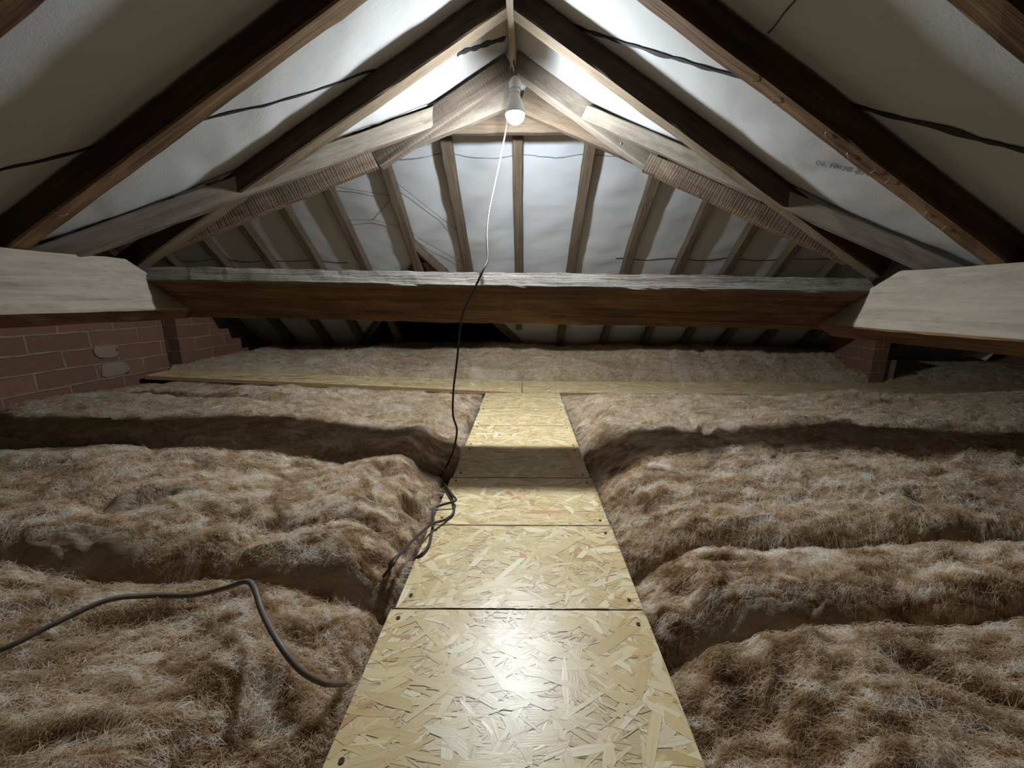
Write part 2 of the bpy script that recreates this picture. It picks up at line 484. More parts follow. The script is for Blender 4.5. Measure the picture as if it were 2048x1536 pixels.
def prism_wall(name, outline, axis, t0, t1, mats, holes=0, parent=None):
    """outline in the wall's own plane (a along the wall, z up), extruded from t0 to t1 along the other horizontal axis, UV in metres"""
    n = len(outline); V = []
    for t in (t0, t1):
        for a, z in outline:
            V.append(((t, a, z) if axis == 'y' else (a, t, z)))
    V = [tuple(c * S for c in v) for v in V]
    F = [tuple(range(n)), tuple(range(2 * n - 1, n - 1, -1))]
    for i in range(n): F.append((i, i + n, (i + 1) % n + n, (i + 1) % n))
    o = meshobj(name, V, F, mats, parent)
    me = o.data; uvl = me.uv_layers.new(name='UVMap')
    for p in me.polygons:
        nn = p.normal
        for li in p.loop_indices:
            co = me.vertices[me.loops[li].vertex_index].co
            if abs(nn.z) > .6: uv = (co.x, co.y)
            elif abs(nn.x) > abs(nn.y): uv = (co.y, co.z)
            else: uv = (co.x, co.z)
            uvl.data[li].uv = uv
    return o
wl = prism_wall('wall_left', [(1.9, -.44), (3.86, -.44), (3.86, .80), (1.9, .80)], 'y', -4.1, -3.7, BRICK)
tag(wl, kind='structure')
slab('wall_back', -3.5, 1.5, 6.9, 7.0, -.4, 2.0, GABLET_SHADE)  # black sheet added behind the gablet so its opening stays dark
# toothed, raked end beyond the slot
rk = [(4.02, -.44), (5.05, -.44), (5.05, .34), (4.93, .34), (4.93, .48), (4.78, .48), (4.74, .615), (4.60, .615), (4.52, .75), (4.42, .80), (4.02, .80)]
wl2 = prism_wall('wall_left_end', rk, 'y', -4.1, -3.7, BRICK); tag(wl2, kind='structure')
slab('wall_slot', -4.1, -3.86, 3.84, 4.04, -.44, .80, LAP)
prism = prism_wall('wall_right', [(1.0, -.44), (5.9, -.44), (5.2, .75), (3.18, 2.5), (1.0, .1)], 'y', 6.5, 6.8, BRICK); tag(prism, kind='structure')
# pale mortar smears / pale bricks on the left wall
def blob(name, c, sx, sy, sz, m, seed, parent=None, nu=14, nv=10, amp=.25):
    r = np.random.default_rng(seed); V = []; F = []
    for i in range(nv + 1):
        th = math.pi * i / nv
        for k in range(nu):
            ph = 2 * math.pi * k / nu
            d = np.array((math.sin(th) * math.cos(ph), math.sin(th) * math.sin(ph), math.cos(th)))
            e = np.sign(d) * np.abs(d) ** .6
            q = 1 + amp * float(perlin(d[0] * 2 + seed, d[1] * 2 + d[2] * 1.7, seed % 50))
            V.append(((c[0] + e[0] * sx * q) * S, (c[1] + e[1] * sy * q) * S, (c[2] + e[2] * sz * q) * S))
    for i in range(nv):
        for k in range(nu):
            F.append((i * nu + k, i * nu + (k + 1) % nu, (i + 1) * nu + (k + 1) % nu, (i + 1) * nu + k))
    return meshobj(name, V, F, m, parent, smooth=True)
for c, a, bz, sd in (((-3.698, 3.28, .51), .105, .060, 3), ((-3.698, 3.33, .345), .125, .062, 9)):
    blob('mortar_patch', c, .008, a, bz, MORTAR, sd, parent=wl)

# brick pier at the right and the timber pads
pier = prism_wall('brick_pier', [(4.15, -.44), (4.32, -.44), (4.32, .54), (4.15, .54)], 'x', 4.66, 5.36, BRICK)
tag(pier, 'short red brick pier under the right purlin, standing in the insulation', 'brick pier')
pb = prism_wall('brick_footing', [(4.33, -.44), (4.47, -.44), (4.47, .27), (4.33, .27)], 'x', 4.70, 5.2, MORTAR)
tag(pb, 'grey block standing against the right side of the brick pier', 'block')
rb = prism_wall('loose_brick', [(4.05, -.40), (4.25, -.40), (4.24, .35), (4.06, .36)], 'x', 5.42, 5.58, BRICK)
tag(rb, 'broken brick stub just behind the right brick pier', 'brick')

# ------------------------------------------------------------------ wing roof timbers
rd = beam('ridge_board', (RX, -1.5, 2.50), (RX + .01, 2.835, 2.50), .036, .20, (0, 0, 1), [W_RIDGE],
          'narrow pale ridge board running along the apex above the camera', 'ridge board')
def rafter(side, y, wd, label, x0=None, x1=None, off=0., dep=RD, m=W_RAFTER, group=None, sides=None, mats=None):
    z = zL if side < 0 else zR
    xa = RX + side * .020 if x0 is None else x0
    xb = x1
    if x1 is None:
        xb = max(-4.0, -.607 + (y - 2.891) / .553 - .05 if y > 1.5 else -3.95) if side < 0 else min(3.5, .422 - (y - 2.855) / .509 - .02)
        if y > 2: xb = -2.42 if side < 0 else 2.03
    za, zb = z(xa) + off + dep / 2, z(xb) + off + dep / 2
    sl = math.atan(.572 if side < 0 else .635)
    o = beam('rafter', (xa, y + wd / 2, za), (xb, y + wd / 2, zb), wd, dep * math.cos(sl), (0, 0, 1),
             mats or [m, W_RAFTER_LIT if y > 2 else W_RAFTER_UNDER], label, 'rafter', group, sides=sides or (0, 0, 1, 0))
    return o
names_l = ['left rafter of the pair nearest the bulb, pale edge beneath and black side', 'second left rafter out from the bulb, brown underside',
           'third left rafter, crossing the top left corner', 'left rafter overhead beside the camera']
names_r = ['right rafter of the pair nearest the bulb, pale edge beneath and dusty black side', 'second right rafter out from the bulb, stapled along its edge',
           'third right rafter, crossing the top right corner', 'right rafter overhead beside the camera']
raft = {}
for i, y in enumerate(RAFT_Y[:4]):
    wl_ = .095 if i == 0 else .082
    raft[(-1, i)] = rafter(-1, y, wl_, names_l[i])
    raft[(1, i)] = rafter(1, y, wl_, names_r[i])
# last, short pair in front of the main ridge
s0 = math.atan(.572)
r0l = beam('rafter', (RX - .01, 2.89, 2.413 + .572 * RX + .078), (-1.02, 2.89, 2.413 - .572 * 1.02 + .078), .08, .155 * math.cos(s0), (0, 0, 1), [W_SAWN_GREY],
     'short saw-marked rafter left of the lit bulb', 'rafter', cut1=.0)
r0r = beam('rafter', (RX + .01, 2.89, 2.345 - .64 * RX + .075), (.86, 2.89, 2.345 - .64 * .86 + .075), .08, .15 * math.cos(math.atan(.64)), (0, 0, 1), [W_VALLEY],
     'short rafter right of the lit bulb, two nail heads at its foot', 'rafter')

# staples and nails
def local_nail(name, parent, world, size, m=STEEL, length=.02, rot=0.):
    wp = U(world); lp = parent.matrix_world.inverted() @ wp
    V, F = lathe([(size, -length), (size, 0), (size * .6, size * .4)], 8)
    V = [(v[0] + lp.x, v[1] + lp.y, v[2] + lp.z) for v in V]
    return meshobj(name, V, F, m, parent)
def staple(parent, world, ang, seed):
    wp = U(world); inv = parent.matrix_world.inverted(); lp = inv @ wp
    r = np.random.default_rng(seed); L = .007
    a = ang + r.uniform(-.5, .5)
    d = np.array((math.cos(a), math.sin(a), 0)) * L
    p = np.array(lp)
    pts = [p - d + (0, 0, .004), p - d - (0, 0, .0018), p + d - (0, 0, .0022), p + d + (0, 0, .004)]
    V, F = tube('', [q / S for q in pts], .0007, STEEL, sub=2, K=5)
    return meshobj('staple', V, F, STEEL, parent)
for i, (x, y, z) in enumerate(((.882, 1.74, 1.8), (.984, 1.76, 1.735), (1.196, 1.74, 1.60), (1.307, 1.755, 1.53), (1.403, 1.74, 1.469), (1.463, 1.735, 1.431), (1.654, 1.75, 1.31), (1.741, 1.75, 1.255))):
    staple(raft[(1, 1)], (x, y, zR(x) - .001), .9, i)
for i, (x, y) in enumerate(((-1.75, 1.715), (-2.009, 1.73))):
    staple(raft[(-1, 1)], (x, y, zL(x) - .001), .3, 40 + i)
def nailhead_front(parent, x, y, z, r=.0035):
    inv = parent.matrix_world.inverted()
    V, F = lathe([(r, 0), (r, .0025), (r * .5, .0035)], 10)
    R = Matrix.Rotation(math.pi / 2, 4, 'X')
    V = [tuple(inv @ (U((x, y, z)) + (R @ Vector(v)))) for v in V]
    return meshobj('nail_head', V, F, STEEL, parent)

# valleys
def valley(side):
    vy = vyL if side < 0 else vyR
    if side < 0:
        zb = lambda x: 2.452 + .572 * x; dA = .118
        zbB = lambda x: 2.334 + .585 * x; dB = .112; xs, xe, xB0, xB1 = -.60, -2.75, -.965, -2.10
    else:
        zb = lambda x: 2.372 - .640 * x; dA = .095
        zbB = lambda x: 2.243 - .645 * x; dB = .122; xs, xe, xB0, xB1 = .40, 2.4, .762, 1.83
    sl = math.atan(.572 / math.hypot(1, .553)) if side < 0 else math.atan(.64 / math.hypot(1, .509))
    a = beam('valley_rafter', (xs, vy(xs), zb(xs) + dA / 2), (xe, vy(xe), zb(xe) + dA / 2), .07, dA * math.cos(sl), (0, 0, 1), [W_VALLEY],
             'grey weathered valley timber running down to the %s side beam' % ('left' if side < 0 else 'right'), 'valley rafter')
    (bx0, by0, bz0), (bx1, by1, bz1) = ((-.972, 2.70, 1.845), (-2.36, 2.43, 1.245)) if side < 0 else ((.763, 2.69, 1.808), (1.92, 2.435, 1.215))
    b = beam('valley_plank', (bx0, by0, bz0), (bx1, by1, bz1), .06, .118 * math.cos(sl), (0, 0, 1), [W_SAWN],
             'tan plank with saw marks fixed under the %s valley timber' % ('left' if side < 0 else 'right'), 'valley plank')
    return a, b
VA_L, VB_L = valley(-1); VA_R, VB_R = valley(1)
nailhead_front(VB_R, 1.07, 2.593, 1.60, .004)
nailhead_front(r0r, .62, 2.849, 2.02); nailhead_front(r0r, .635, 2.849, 1.975)
# pieces behind the short pair, carrying the main ridge
beam('ridge_brace', (-1.00, 2.975, 2.00), (-.10, 3.06, 2.365), .06, .14, (0, 0, 1), [W_VALLEY],
     'pale board behind the short left rafter, rising to the bulb', 'brace')
beam('ridge_brace', (.93, 2.975, 1.92), (-.02, 3.06, 2.335), .06, .17, (0, 0, 1), [W_JACK],
     'tan board behind the short right rafter, rising to the bulb', 'brace')
beam('ridge_board', (-3.2, 3.14, 2.26), (3.0, 3.14, 2.25), .05, .21, (0, 0, 1), [W_JACK],
     'horizontal brown board directly behind the lit bulb', 'ridge board')

# far slope rafters
FX = [-5.1, -4.53, -3.95, -3.38, -2.83, -2.30, -1.79, -1.21, -.64, -.055, .53, 1.13, 1.69, 2.23, 2.78, 3.35, 3.92, 4.50, 5.08]
sm_ = math.atan(MS)
_ord = ['', 'next', 'second', 'third', 'fourth', 'fifth', 'sixth', 'seventh', 'eighth', 'ninth']
_ic = FX.index(-.055)
words_far = {x: ('centre far rafter, running straight down below the bulb' if i == _ic else
                 '%s far rafter %s of the centre one%s' % (_ord[abs(i - _ic)], 'left' if i < _ic else 'right', ', beside the strings' if x == -1.21 else '')) for i, x in enumerate(FX)}
for x in FX:
    ye = 5.72
    if x in (-1.21, -.64): ye = 4.72
    if x == -.055: ye = 5.25
    y0 = 3.21
    lab = words_far.get(x, 'far roof rafters close to the left eaves wall' if x < 0 else 'far roof rafters close to the right brick pier')
    grp = None if x in words_far else ('outer far rafters on the left' if x < 0 else 'outer far rafters on the right')
    dz = .105
    beam('far_rafter', (x, y0, zF(y0) - .02 - dz / 2), (x + .02 * math.sin(x * 9), ye, zF(ye) - .02 - dz / 2), .085, dz * math.cos(sm_) * 1.25, (0, 0, 1), [W_JACK], lab, 'rafter', grp, rough=.003)
# purlins
P0 = np.array((2.22, 1.026)); wv_ = np.array((.707, .707)) * .12; dv_ = np.array((.707, -.707)) * .314
pc = P0 + wv_ / 2 + dv_ / 2
cp = beam('purlin', (-2.24, pc[0] + .0, pc[1] + .038), (1.93, pc[0] + .0, pc[1] - .026), .12, .314, (0, .707, -.707), [W_PURLIN, W_PURLIN_TOP, W_PURLIN_FACE],
     'large cross beam below the bulb, grey weathered top and brown face', 'beam', sides=(0, 0, 1, 0), rough=.004, seg=.025)
nL_ = np.array((.497, -.868)); oL_ = np.array((-.868, -.497)); dL, wL = .325, .13
c = np.array((-2.245, 1.183)) + nL_ * dL / 2 + oL_ * wL / 2
spl = beam('purlin', (c[0], -1.5, c[1]), (c[0], 2.19, c[1]), wL, dL, (nL_[0], 0, nL_[1]), [W_PURLIN, W_PURLIN_TOP, W_PURLIN_FACE],
     'broad side beam at the left, pale grey face, above the brick wall', 'beam', sides=(2, 2, 0, 0), rough=.003, cut1=.28)  # slanted end shaped to stand in for the shadow edge on the face
nR_ = np.array((-.536, -.844)); oR_ = np.array((.844, -.536)); dR, wR = .352, .14
c = np.array((1.964, 1.113)) + nR_ * dR / 2 + oR_ * wR / 2
spr = beam('purlin', (c[0], -1.5, c[1]), (c[0], 2.15, c[1]), wR, dR, (nR_[0], 0, nR_[1]), [W_PURLIN, W_PURLIN_TOP, W_PURLIN_FACE],
     'broad side beam at the right, pale face, above the brick pier', 'beam', sides=(2, 2, 0, 0), rough=.003, cut1=.28)  # end cut on the slant where shade would cross the face
yy = 4.62; pz = zF(yy) - .14
beam('purlin', (-5.8, yy - .12, pz - .14), (5.8, yy - .12, pz - .14), .12, .28, (0, -.669, -.743), [W_JACK],
     'beam under the far rafters, hidden behind the large cross beam', 'beam')
# gablet trimmers (valley battens)
def along(p, q, t, dz): return (p[0] + (q[0] - p[0]) * t, p[1] + (q[1] - p[1]) * t, zF(p[1] + (q[1] - p[1]) * t) + dz)
beam('trimmer', along(GA, GL, .06, -.07), along(GA, GL, .96, -.07), .05, .09, (0, 0, 1), [W_JACK],
     'diagonal timber leaning left beside the dark gap in the far roof', 'trimmer')
beam('trimmer', along(GA, GR, -.10, -.05), along(GA, GR, .96, -.05), .05, .09, (0, 0, 1), [W_JACK],
     'diagonal timber leaning right beside the dark gap in the far roof', 'trimmer')
beam('stub_timber', (-1.12, 4.50, 1.40), (-.98, 4.86, 1.02), .05, .07, (0, 0, 1), [W_VALLEY],
     'short grey timber end inside the dark gap of the far roof', 'timber')

# ------------------------------------------------------------------ strings, laps and print on the membrane
def strip(name, pts, wid, m, parent, nrm, lift=.004):
    P = np.array(pts, float) * S; n = np.array(nrm, float); n /= np.linalg.norm(n)
    out = []
    for i in range(len(P) - 1):
        for t in np.linspace(0, 1, 14, endpoint=False): out.append(P[i] * (1 - t) + P[i + 1] * t)
    out.append(P[-1]); P = np.array(out)
    for q in P:
        if parent.name == 'ceiling_left': q[2] = wing_z(-1, q[0] / S, q[1] / S) * S
        elif parent.name == 'ceiling_right': q[2] = wing_z(1, q[0] / S, q[1] / S) * S
        else: q[2] = float(far_fn(np.array((q[0] / S + 6.8) / 13.6), np.array((q[1] / S - MY) / (6.05 - MY)))[..., 2]) * S
    T = np.gradient(P, axis=0); T /= np.linalg.norm(T, axis=1, keepdims=True)
    sd = np.cross(T, n); L = np.arange(len(P))
    ww = wid * (.45 + .9 * np.abs(perlin(L * .13 + wid * 900, L * 0. + 1.7, 4)) * 1.6)
    wob = .004 * perlin(L * .11, L * 0 + 5.1, 7)
    V = []; F = []
    for i in range(len(P)):
        b = P[i] + sd[i] * wob[i] + n * lift
        V += [b - sd[i] * ww[i], b + sd[i] * ww[i], b + sd[i] * ww[i] * .7 - n * .003, b - sd[i] * ww[i] * .7 - n * .003]
    for i in range(len(P) - 1):
        for k in range(4):
            a = i * 4 + k; c2 = i * 4 + (k + 1) % 4
            F.append((a, c2, c2 + 4, a + 4))
    F.append((3, 2, 1, 0)); k = (len(P) - 1) * 4; F.append((k, k + 1, k + 2, k + 3))
    return meshobj(name, V, F, m, parent)
CL = bpy.data.objects['ceiling_left']; CR = bpy.data.objects['ceiling_right']; CF = bpy.data.objects['ceiling_far']
mo = RD - .004
nl = (.497, 0, -.868); nr = (-.536, 0, -.844)
strip('lap_edge', [(x, y, zL(x) + mo) for x, y in ((-2.6, 1.19), (-2.02, 1.56), (-1.84, 1.68), (-1.42, 1.93), (-1.15, 2.09), (-.80, 2.31))], .0035, LAP, CL, nl)
tg = strip('torn_gap', [(-.40, 2.575, 2.4), (-.27, 2.65, 2.45), (-.13, 2.73, 2.52)], .011, LAP, CL, nl)
strip('lap_edge', [(x, y, zR(x) + mo) for x, y in ((.20, 2.36), (.35, 2.27), (.63, 2.10), (.83, 1.97), (1.28, 1.70), (1.50, 1.56), (1.66, 1.455), (2.2, 1.12))], .006, LAP, CR, nr)
strip('lap_edge', [(x, y, zR(x) + mo) for x, y in ((.885, 1.2), (.889, 1.51), (.899, 1.69))], .0012, LAP, CR, nr)
nf = (0, -.669, -.743)
def fp(x, y): return (x, y, zF(y) - .012)
strip('lap_edge', [fp(1.0, 4.44), fp(2.2, 4.45), fp(4.4, 4.45)], .0022, LAP, CF, nf)
strip('lap_edge', [fp(-4.4, 4.44), fp(-3.2, 4.46), fp(-2.0, 4.47)], .002, LAP, CF, nf)
strip('lap_edge', [fp(-1.2, 3.62), fp(0., 3.61), fp(.9, 3.61)], .0013, INK, CF, nf)
# strings stretched across the left bays of the far slope
def fstr(a, b):
    V, F = tube('', [(a[0], a[1], zF(a[1]) - .05), (.5 * (a[0] + b[0]), .5 * (a[1] + b[1]), zF(.5 * (a[1] + b[1])) - .052), (b[0], b[1], zF(b[1]) - .05)], .0011, CORD, sub=4, K=5)
    return V, F
cs = [((-1.86, 3.74), (-1.25, 3.83)), ((-1.25, 3.85), (-1.50, 4.02)), ((-1.50, 4.02), (-1.78, 4.02)), ((-1.78, 4.02), (-1.80, 4.22)), ((-1.50, 4.02), (-1.24, 4.08)), ((-1.20, 3.70), (-.68, 4.12)), ((-1.1, 4.18), (-.66, 4.45))]
V, F = merge([fstr(a, b) for a, b in cs])
tag(meshobj('string_net', V, F, CORD), 'thin dark strings crossing the wrinkled membrane left of the centre', 'string')

def text_on(name, body, size, origin, right_dir, nrm, parent, m=INK):
    cu = bpy.data.curves.new(name, 'FONT'); cu.body = body; cu.size = size; cu.extrude = .0002
    to = bpy.data.objects.new('tmp', cu); SC.collection.objects.link(to)
    dg = bpy.context.evaluated_depsgraph_get()
    me = bpy.data.meshes.new_from_object(to.evaluated_get(dg)); bpy.data.objects.remove(to)
    x = Vector(right_dir); n = Vector(nrm).normalized(); x = (x - n * x.dot(n)).normalized(); y = n.cross(x)
    M = Matrix(((x.x, y.x, n.x, 0), (x.y, y.y, n.y, 0), (x.z, y.z, n.z, 0), (0, 0, 0, 1))); M.translation = U(origin)
    me.transform(M)
    for v in me.vertices: v.co.z = wing_z(1, v.co.x / S, v.co.y / S) * S - .007 + (v.co - M.translation).dot(n) * n.z
    me.materials.clear(); me.materials.append(m)
    o = bpy.data.objects.new(name, me); return link(o, parent)
text_on('printed_date', '06.10.20 27', .024, (1.375, 2.045, wing_z(1, 1.45, 2.0) - .635 * (1.375 - 1.45) - .012), (.175, -.12, -.111), nr, CR)
text_on('printed_mark', '- . -- ..', .02, (.07, 2.83, wing_z(1, .15, 2.78) + .04), (.24, -.16, -.155), nr, CR)

# ------------------------------------------------------------------ boards
def clip(poly, x0, x1, y0, y1):
    for ax, lim, sg in ((0, x0, 1), (0, x1, -1), (1, y0, 1), (1, y1, -1)):
        out = []
        for i in range(len(poly)):
            a, b = poly[i - 1], poly[i]
            ia, ib = (a[ax] - lim) * sg >= 0, (b[ax] - lim) * sg >= 0
            if ia != ib:
                t = (lim - a[ax]) / (b[ax] - a[ax]); out.append((a[0] + (b[0] - a[0]) * t, a[1] + (b[1] - a[1]) * t))
            if ib: out.append(b)
        poly = out
        if len(poly) < 3: return []
    return poly
def osb(name, corners, thick, seed, label, dens=1.0, size=1.0, group=None):
    """corners: 4 points (survey units) near-left, near-right, far-right, far-left; real flakes laid over a slab"""
    C4 = [U(c) for c in corners]
    ex = ((C4[1] - C4[0]) + (C4[2] - C4[3])) / 2; ey = ((C4[3] - C4[0]) + (C4[2] - C4[1])) / 2
    lx, ly = ex.length, ey.length
    r = np.random.default_rng(seed)
    V, F, COL, UV = [], [], [], []
    def P(x, y, z):
        a, b = x / lx, y / ly
        p = C4[0] * (1 - a) * (1 - b) + C4[1] * a * (1 - b) + C4[2] * a * b + C4[3] * (1 - a) * b
        return (p.x, p.y, p.z + z)
    def face(pts, col, uvs):
        i = len(V)
        V.extend(pts); F.append(tuple(range(i, i + len(pts)))); COL.append(col); UV.append(uvs)
    base = (.62, .49, .28)
    c = [(0, 0), (lx, 0), (lx, ly), (0, ly)]
    face([P(x, y, 0) for x, y in c], base, [(x, y) for x, y in c])
    face([P(x, y, -thick) for x, y in reversed(c)], base, [(x, y) for x, y in c])
    for i in range(4):
        a, b = c[i], c[(i + 1) % 4]
        face([P(*a, -thick), P(*b, -thick), P(*b, 0), P(*a, 0)], (.30, .19, .09), [(0, 0), (.1, 0), (.1, .01), (0, .01)])
    n = int(lx * ly / .00012 * dens)
    pal = [(.69, .54, .29), (.65, .49, .245), (.73, .59, .345), (.60, .44, .21), (.67, .50, .255), (.77, .66, .44), (.71, .56, .31)]
    for i in range(n):
        cx, cy = r.uniform(-.01, lx + .01), r.uniform(-.01, ly + .01)
        L = r.uniform(.022, .085) * size; Wd = r.uniform(.003, .018) * size
        zz = r.random()
        if zz < .45: L *= .55; Wd *= .28
        elif zz > .93: L *= 1.25; Wd *= 1.3
        th = r.normal(0, .62) + (math.pi / 2 if r.random() < .12 else 0)
        ct, st = math.cos(th), math.sin(th)
        q0, q1 = r.uniform(-.5, .5) * Wd, r.uniform(-.5, .5) * Wd
        t0, t1 = r.uniform(.35, 1), r.uniform(.35, 1)
        bo = r.uniform(-.12, .12) * Wd
        loc = [(-L / 2 + q0, -Wd / 2 * t0), (0, -Wd / 2 + bo), (L / 2 + q1, -Wd / 2 * t1), (L / 2 - q1, Wd / 2 * t1), (0, Wd / 2 + bo), (-L / 2 - q0, Wd / 2 * t0)]
        z = .0002 + 0.0005 * i / n
        tx, ty = r.normal(0, .0025), r.normal(0, .003)
        if r.random() < .05: col = (.50 + r.uniform(-.05, .05), .33 + r.uniform(-.03, .03), .15)
        else: col = pal[r.integers(len(pal))]
        br = r.uniform(.95, 1.12); col = tuple(min(.88, q * br) for q in col)
        edge = (.34, .22, .10) if r.random() < .36 else tuple(q * r.uniform(.72, .95) for q in col)
        for inset, dz, cc in ((1.0, 0, edge), (None, .00004, col)):
            e = .00022
            lp = loc if inset else [(x - math.copysign(min(e * 1.6, abs(x)), x), y - math.copysign(min(e, abs(y)), y)) for x, y in loc]
            wp = [(cx + x * ct - y * st, cy + x * st + y * ct) for x, y in lp]
            wp = clip(wp, .0005, lx - .0005, .0005, ly - .0005)
            if len(wp) < 3: continue
            uvo = (seed * 3.1 + i * .37) % 50
            uvs = [((x - cx) * ct + (y - cy) * st + uvo, -(x - cx) * st + (y - cy) * ct + uvo) for x, y in wp]
            face([P(x, y, z + dz + (x - cx) * tx + (y - cy) * ty) for x, y in wp], cc, uvs)
    me = bpy.data.meshes.new(name); me.from_pydata(V, [], F); me.materials.append(OSB)
    ca = me.color_attributes.new('strand', 'FLOAT_COLOR', 'CORNER')
    cl = np.array([(*cc, 1.) for cc, f in zip(COL, F) for _ in f], dtype=np.float32)
    ca.data.foreach_set('color', cl.ravel())
    ul = me.uv_layers.new(name='UVMap')
    ul.data.foreach_set('uv', np.array([q for u in UV for q in u], dtype=np.float32).ravel())
    me.update()
    o = bpy.data.objects.new(name, me); link(o); tag(o, label, 'board', group)
    return o
ys = [.10, .56, 1.03, 1.495, 1.955, 2.41, 2.865, 3.37, 3.985]
bl = ['strand board nearest the camera in the walkway', 'strand board at the bottom of the picture, in the walkway', 'second strand board of the walkway from the bottom, bulb sheen on it',
      'walkway strand board just in front of the beam\'s shadow', 'walkway strand board lying in the beam\'s shadow', 'walkway strand board just behind the beam\'s shadow',
      'second last strand board of the walkway before the cross arm', 'last short strand board before the cross arm of the walkway']
TB = .018 / S
xl = [-.41, -.412, -.40, -.395, -.385, -.388, -.39, -.398]; xr = [.388, .386, .384, .380, .372, .374, .376, .382]
screws = []
for i in range(8):
    g = .006
    b = osb('strand_board', [(xl[i], ys[i], 0), (xr[i], ys[i] + .02, 0), (xr[i], ys[i + 1] + .02 - g, 0), (xl[i], ys[i + 1] - g, 0)], .018, 100 + i, bl[i], dens=1.0 if i < 4 else .8)
    for sx in (xl[i] + .035, xr[i] - .035):
        for sy in (ys[i] + .045, ys[i + 1] - .05):
            V, F = lathe([(.0032, -.002), (.0034, .0019), (.0016, .0021)], 10)
            V = [(v[0] + sx * S, v[1] + (sy + .01) * S, v[2]) for v in V]
            meshobj('screw_head', V, F, W_JOIST, b)
osb('strand_board', [(-3.62, 3.50, .25), (-.02, 3.990, .0), (-.02, 4.60, .0), (-3.62, 3.74, .262)], .018, 301, 'long left arm of the cross walkway, rising to the brick wall', dens=.55, size=1.3)
osb('strand_board', [(-.01, 4.0, 0), (5.9, 4.03, 0), (5.9, 4.62, 0), (-.01, 4.60, 0)], .018, 302, 'long right arm of the cross walkway, running off to the right', dens=.4, size=1.3)
for x, l in ((-.30, 'ceiling joist under the left edge of the walkway'), (.28, 'ceiling joist under the right edge of the walkway')):
    beam('joist', (x, -.2, -.24), (x, 4.0, -.24), .09, .40, (0, 0, 1), [W_JOIST], l, 'joist')
beam('joist', (-.35, 4.30, -.24), (5.9, 4.33, -.24), .09, .40, (0, 0, 1), [W_JOIST], 'ceiling joist under the right arm of the cross walkway', 'joist')
beam('joist', (-3.6, 3.64, -.10), (-.5, 4.18, -.24), .09, .38, (0, 0, 1), [W_JOIST], 'ceiling joist under the left arm of the cross walkway', 'joist')

# ------------------------------------------------------------------ cable runs (survey units)
HANG = [[(-0.090, 2.80, 2.40), (-0.09, 2.88, 2.294), (-0.125, 2.92, 2.197), (-0.131, 2.9, 2.09), (-0.168, 2.82, 1.873), (-0.197, 2.7, 1.681), (-0.22, 2.53, 1.485), (-0.222, 2.4, 1.334), (-0.209, 2.28, 1.186), (-0.232, 2.215, 1.113), (-0.272, 2.19, 1.025), (-0.328, 2.175, 0.917), (-0.354, 2.165, 0.821), (-0.375, 2.14, 0.626), (-0.397, 2.12, 0.457), (-0.4, 2.1, 0.315), (-0.377, 2.08, 0.226), (-0.402, 2.06, 0.103), (-0.443, 2.03, 0.015), (-0.465, 1.98, -0.023), (-0.398, 1.821, 0.02), (-0.345, 1.718, 0.025), (-0.315, 1.661, 0.03), (-0.33, 1.638, 0.03), (-0.375, 1.627, 0.02), (-0.414, 1.611, 0.01), (-0.447, 1.563, 0.0), (-0.466, 1.546, -0.02)], [(-0.398, 1.821, 0.02), (-0.343, 1.703, 0.012), (-0.313, 1.59, 0.012), (-0.334, 1.523, 0.012), (-0.38, 1.442, 0.035), (-0.408, 1.316, 0.06), (-0.426, 1.166, 0.09), (-0.432, 1.112, 0.09), (-0.467, 1.123, 0.04)], [(-0.408, 1.586, 0.02), (-0.386, 1.497, 0.012), (-0.376, 1.42, 0.01), (-0.368, 1.346, 0.01), (-0.381, 1.287, 0.01), (-0.415, 1.269, -0.01)], [(-0.424, 1.172, 0.09), (-0.445, 1.137, 0.08), (-0.456, 1.141, 0.03)]]
FLOORC = [[(-1.296, 0.64, 0.16), (-1.19, 0.695, 0.17), (-1.141, 0.753, 0.18), (-1.075, 0.826, 0.19), (-1.006, 0.867, 0.17), (-0.893, 0.873, 0.17), (-0.803, 0.878, 0.19), (-0.734, 0.868, 0.22), (-0.696, 0.846, 0.22), (-0.638, 0.789, 0.2), (-0.552, 0.719, 0.18), (-0.496, 0.695, 0.14), (-0.459, 0.703, 0.1), (-0.442, 0.715, 0.08), (-0.438, 0.767, 0.02)]]
CABLE_PATHS = [HANG[0][-3:], HANG[1], HANG[2], HANG[3], FLOORC[0]]
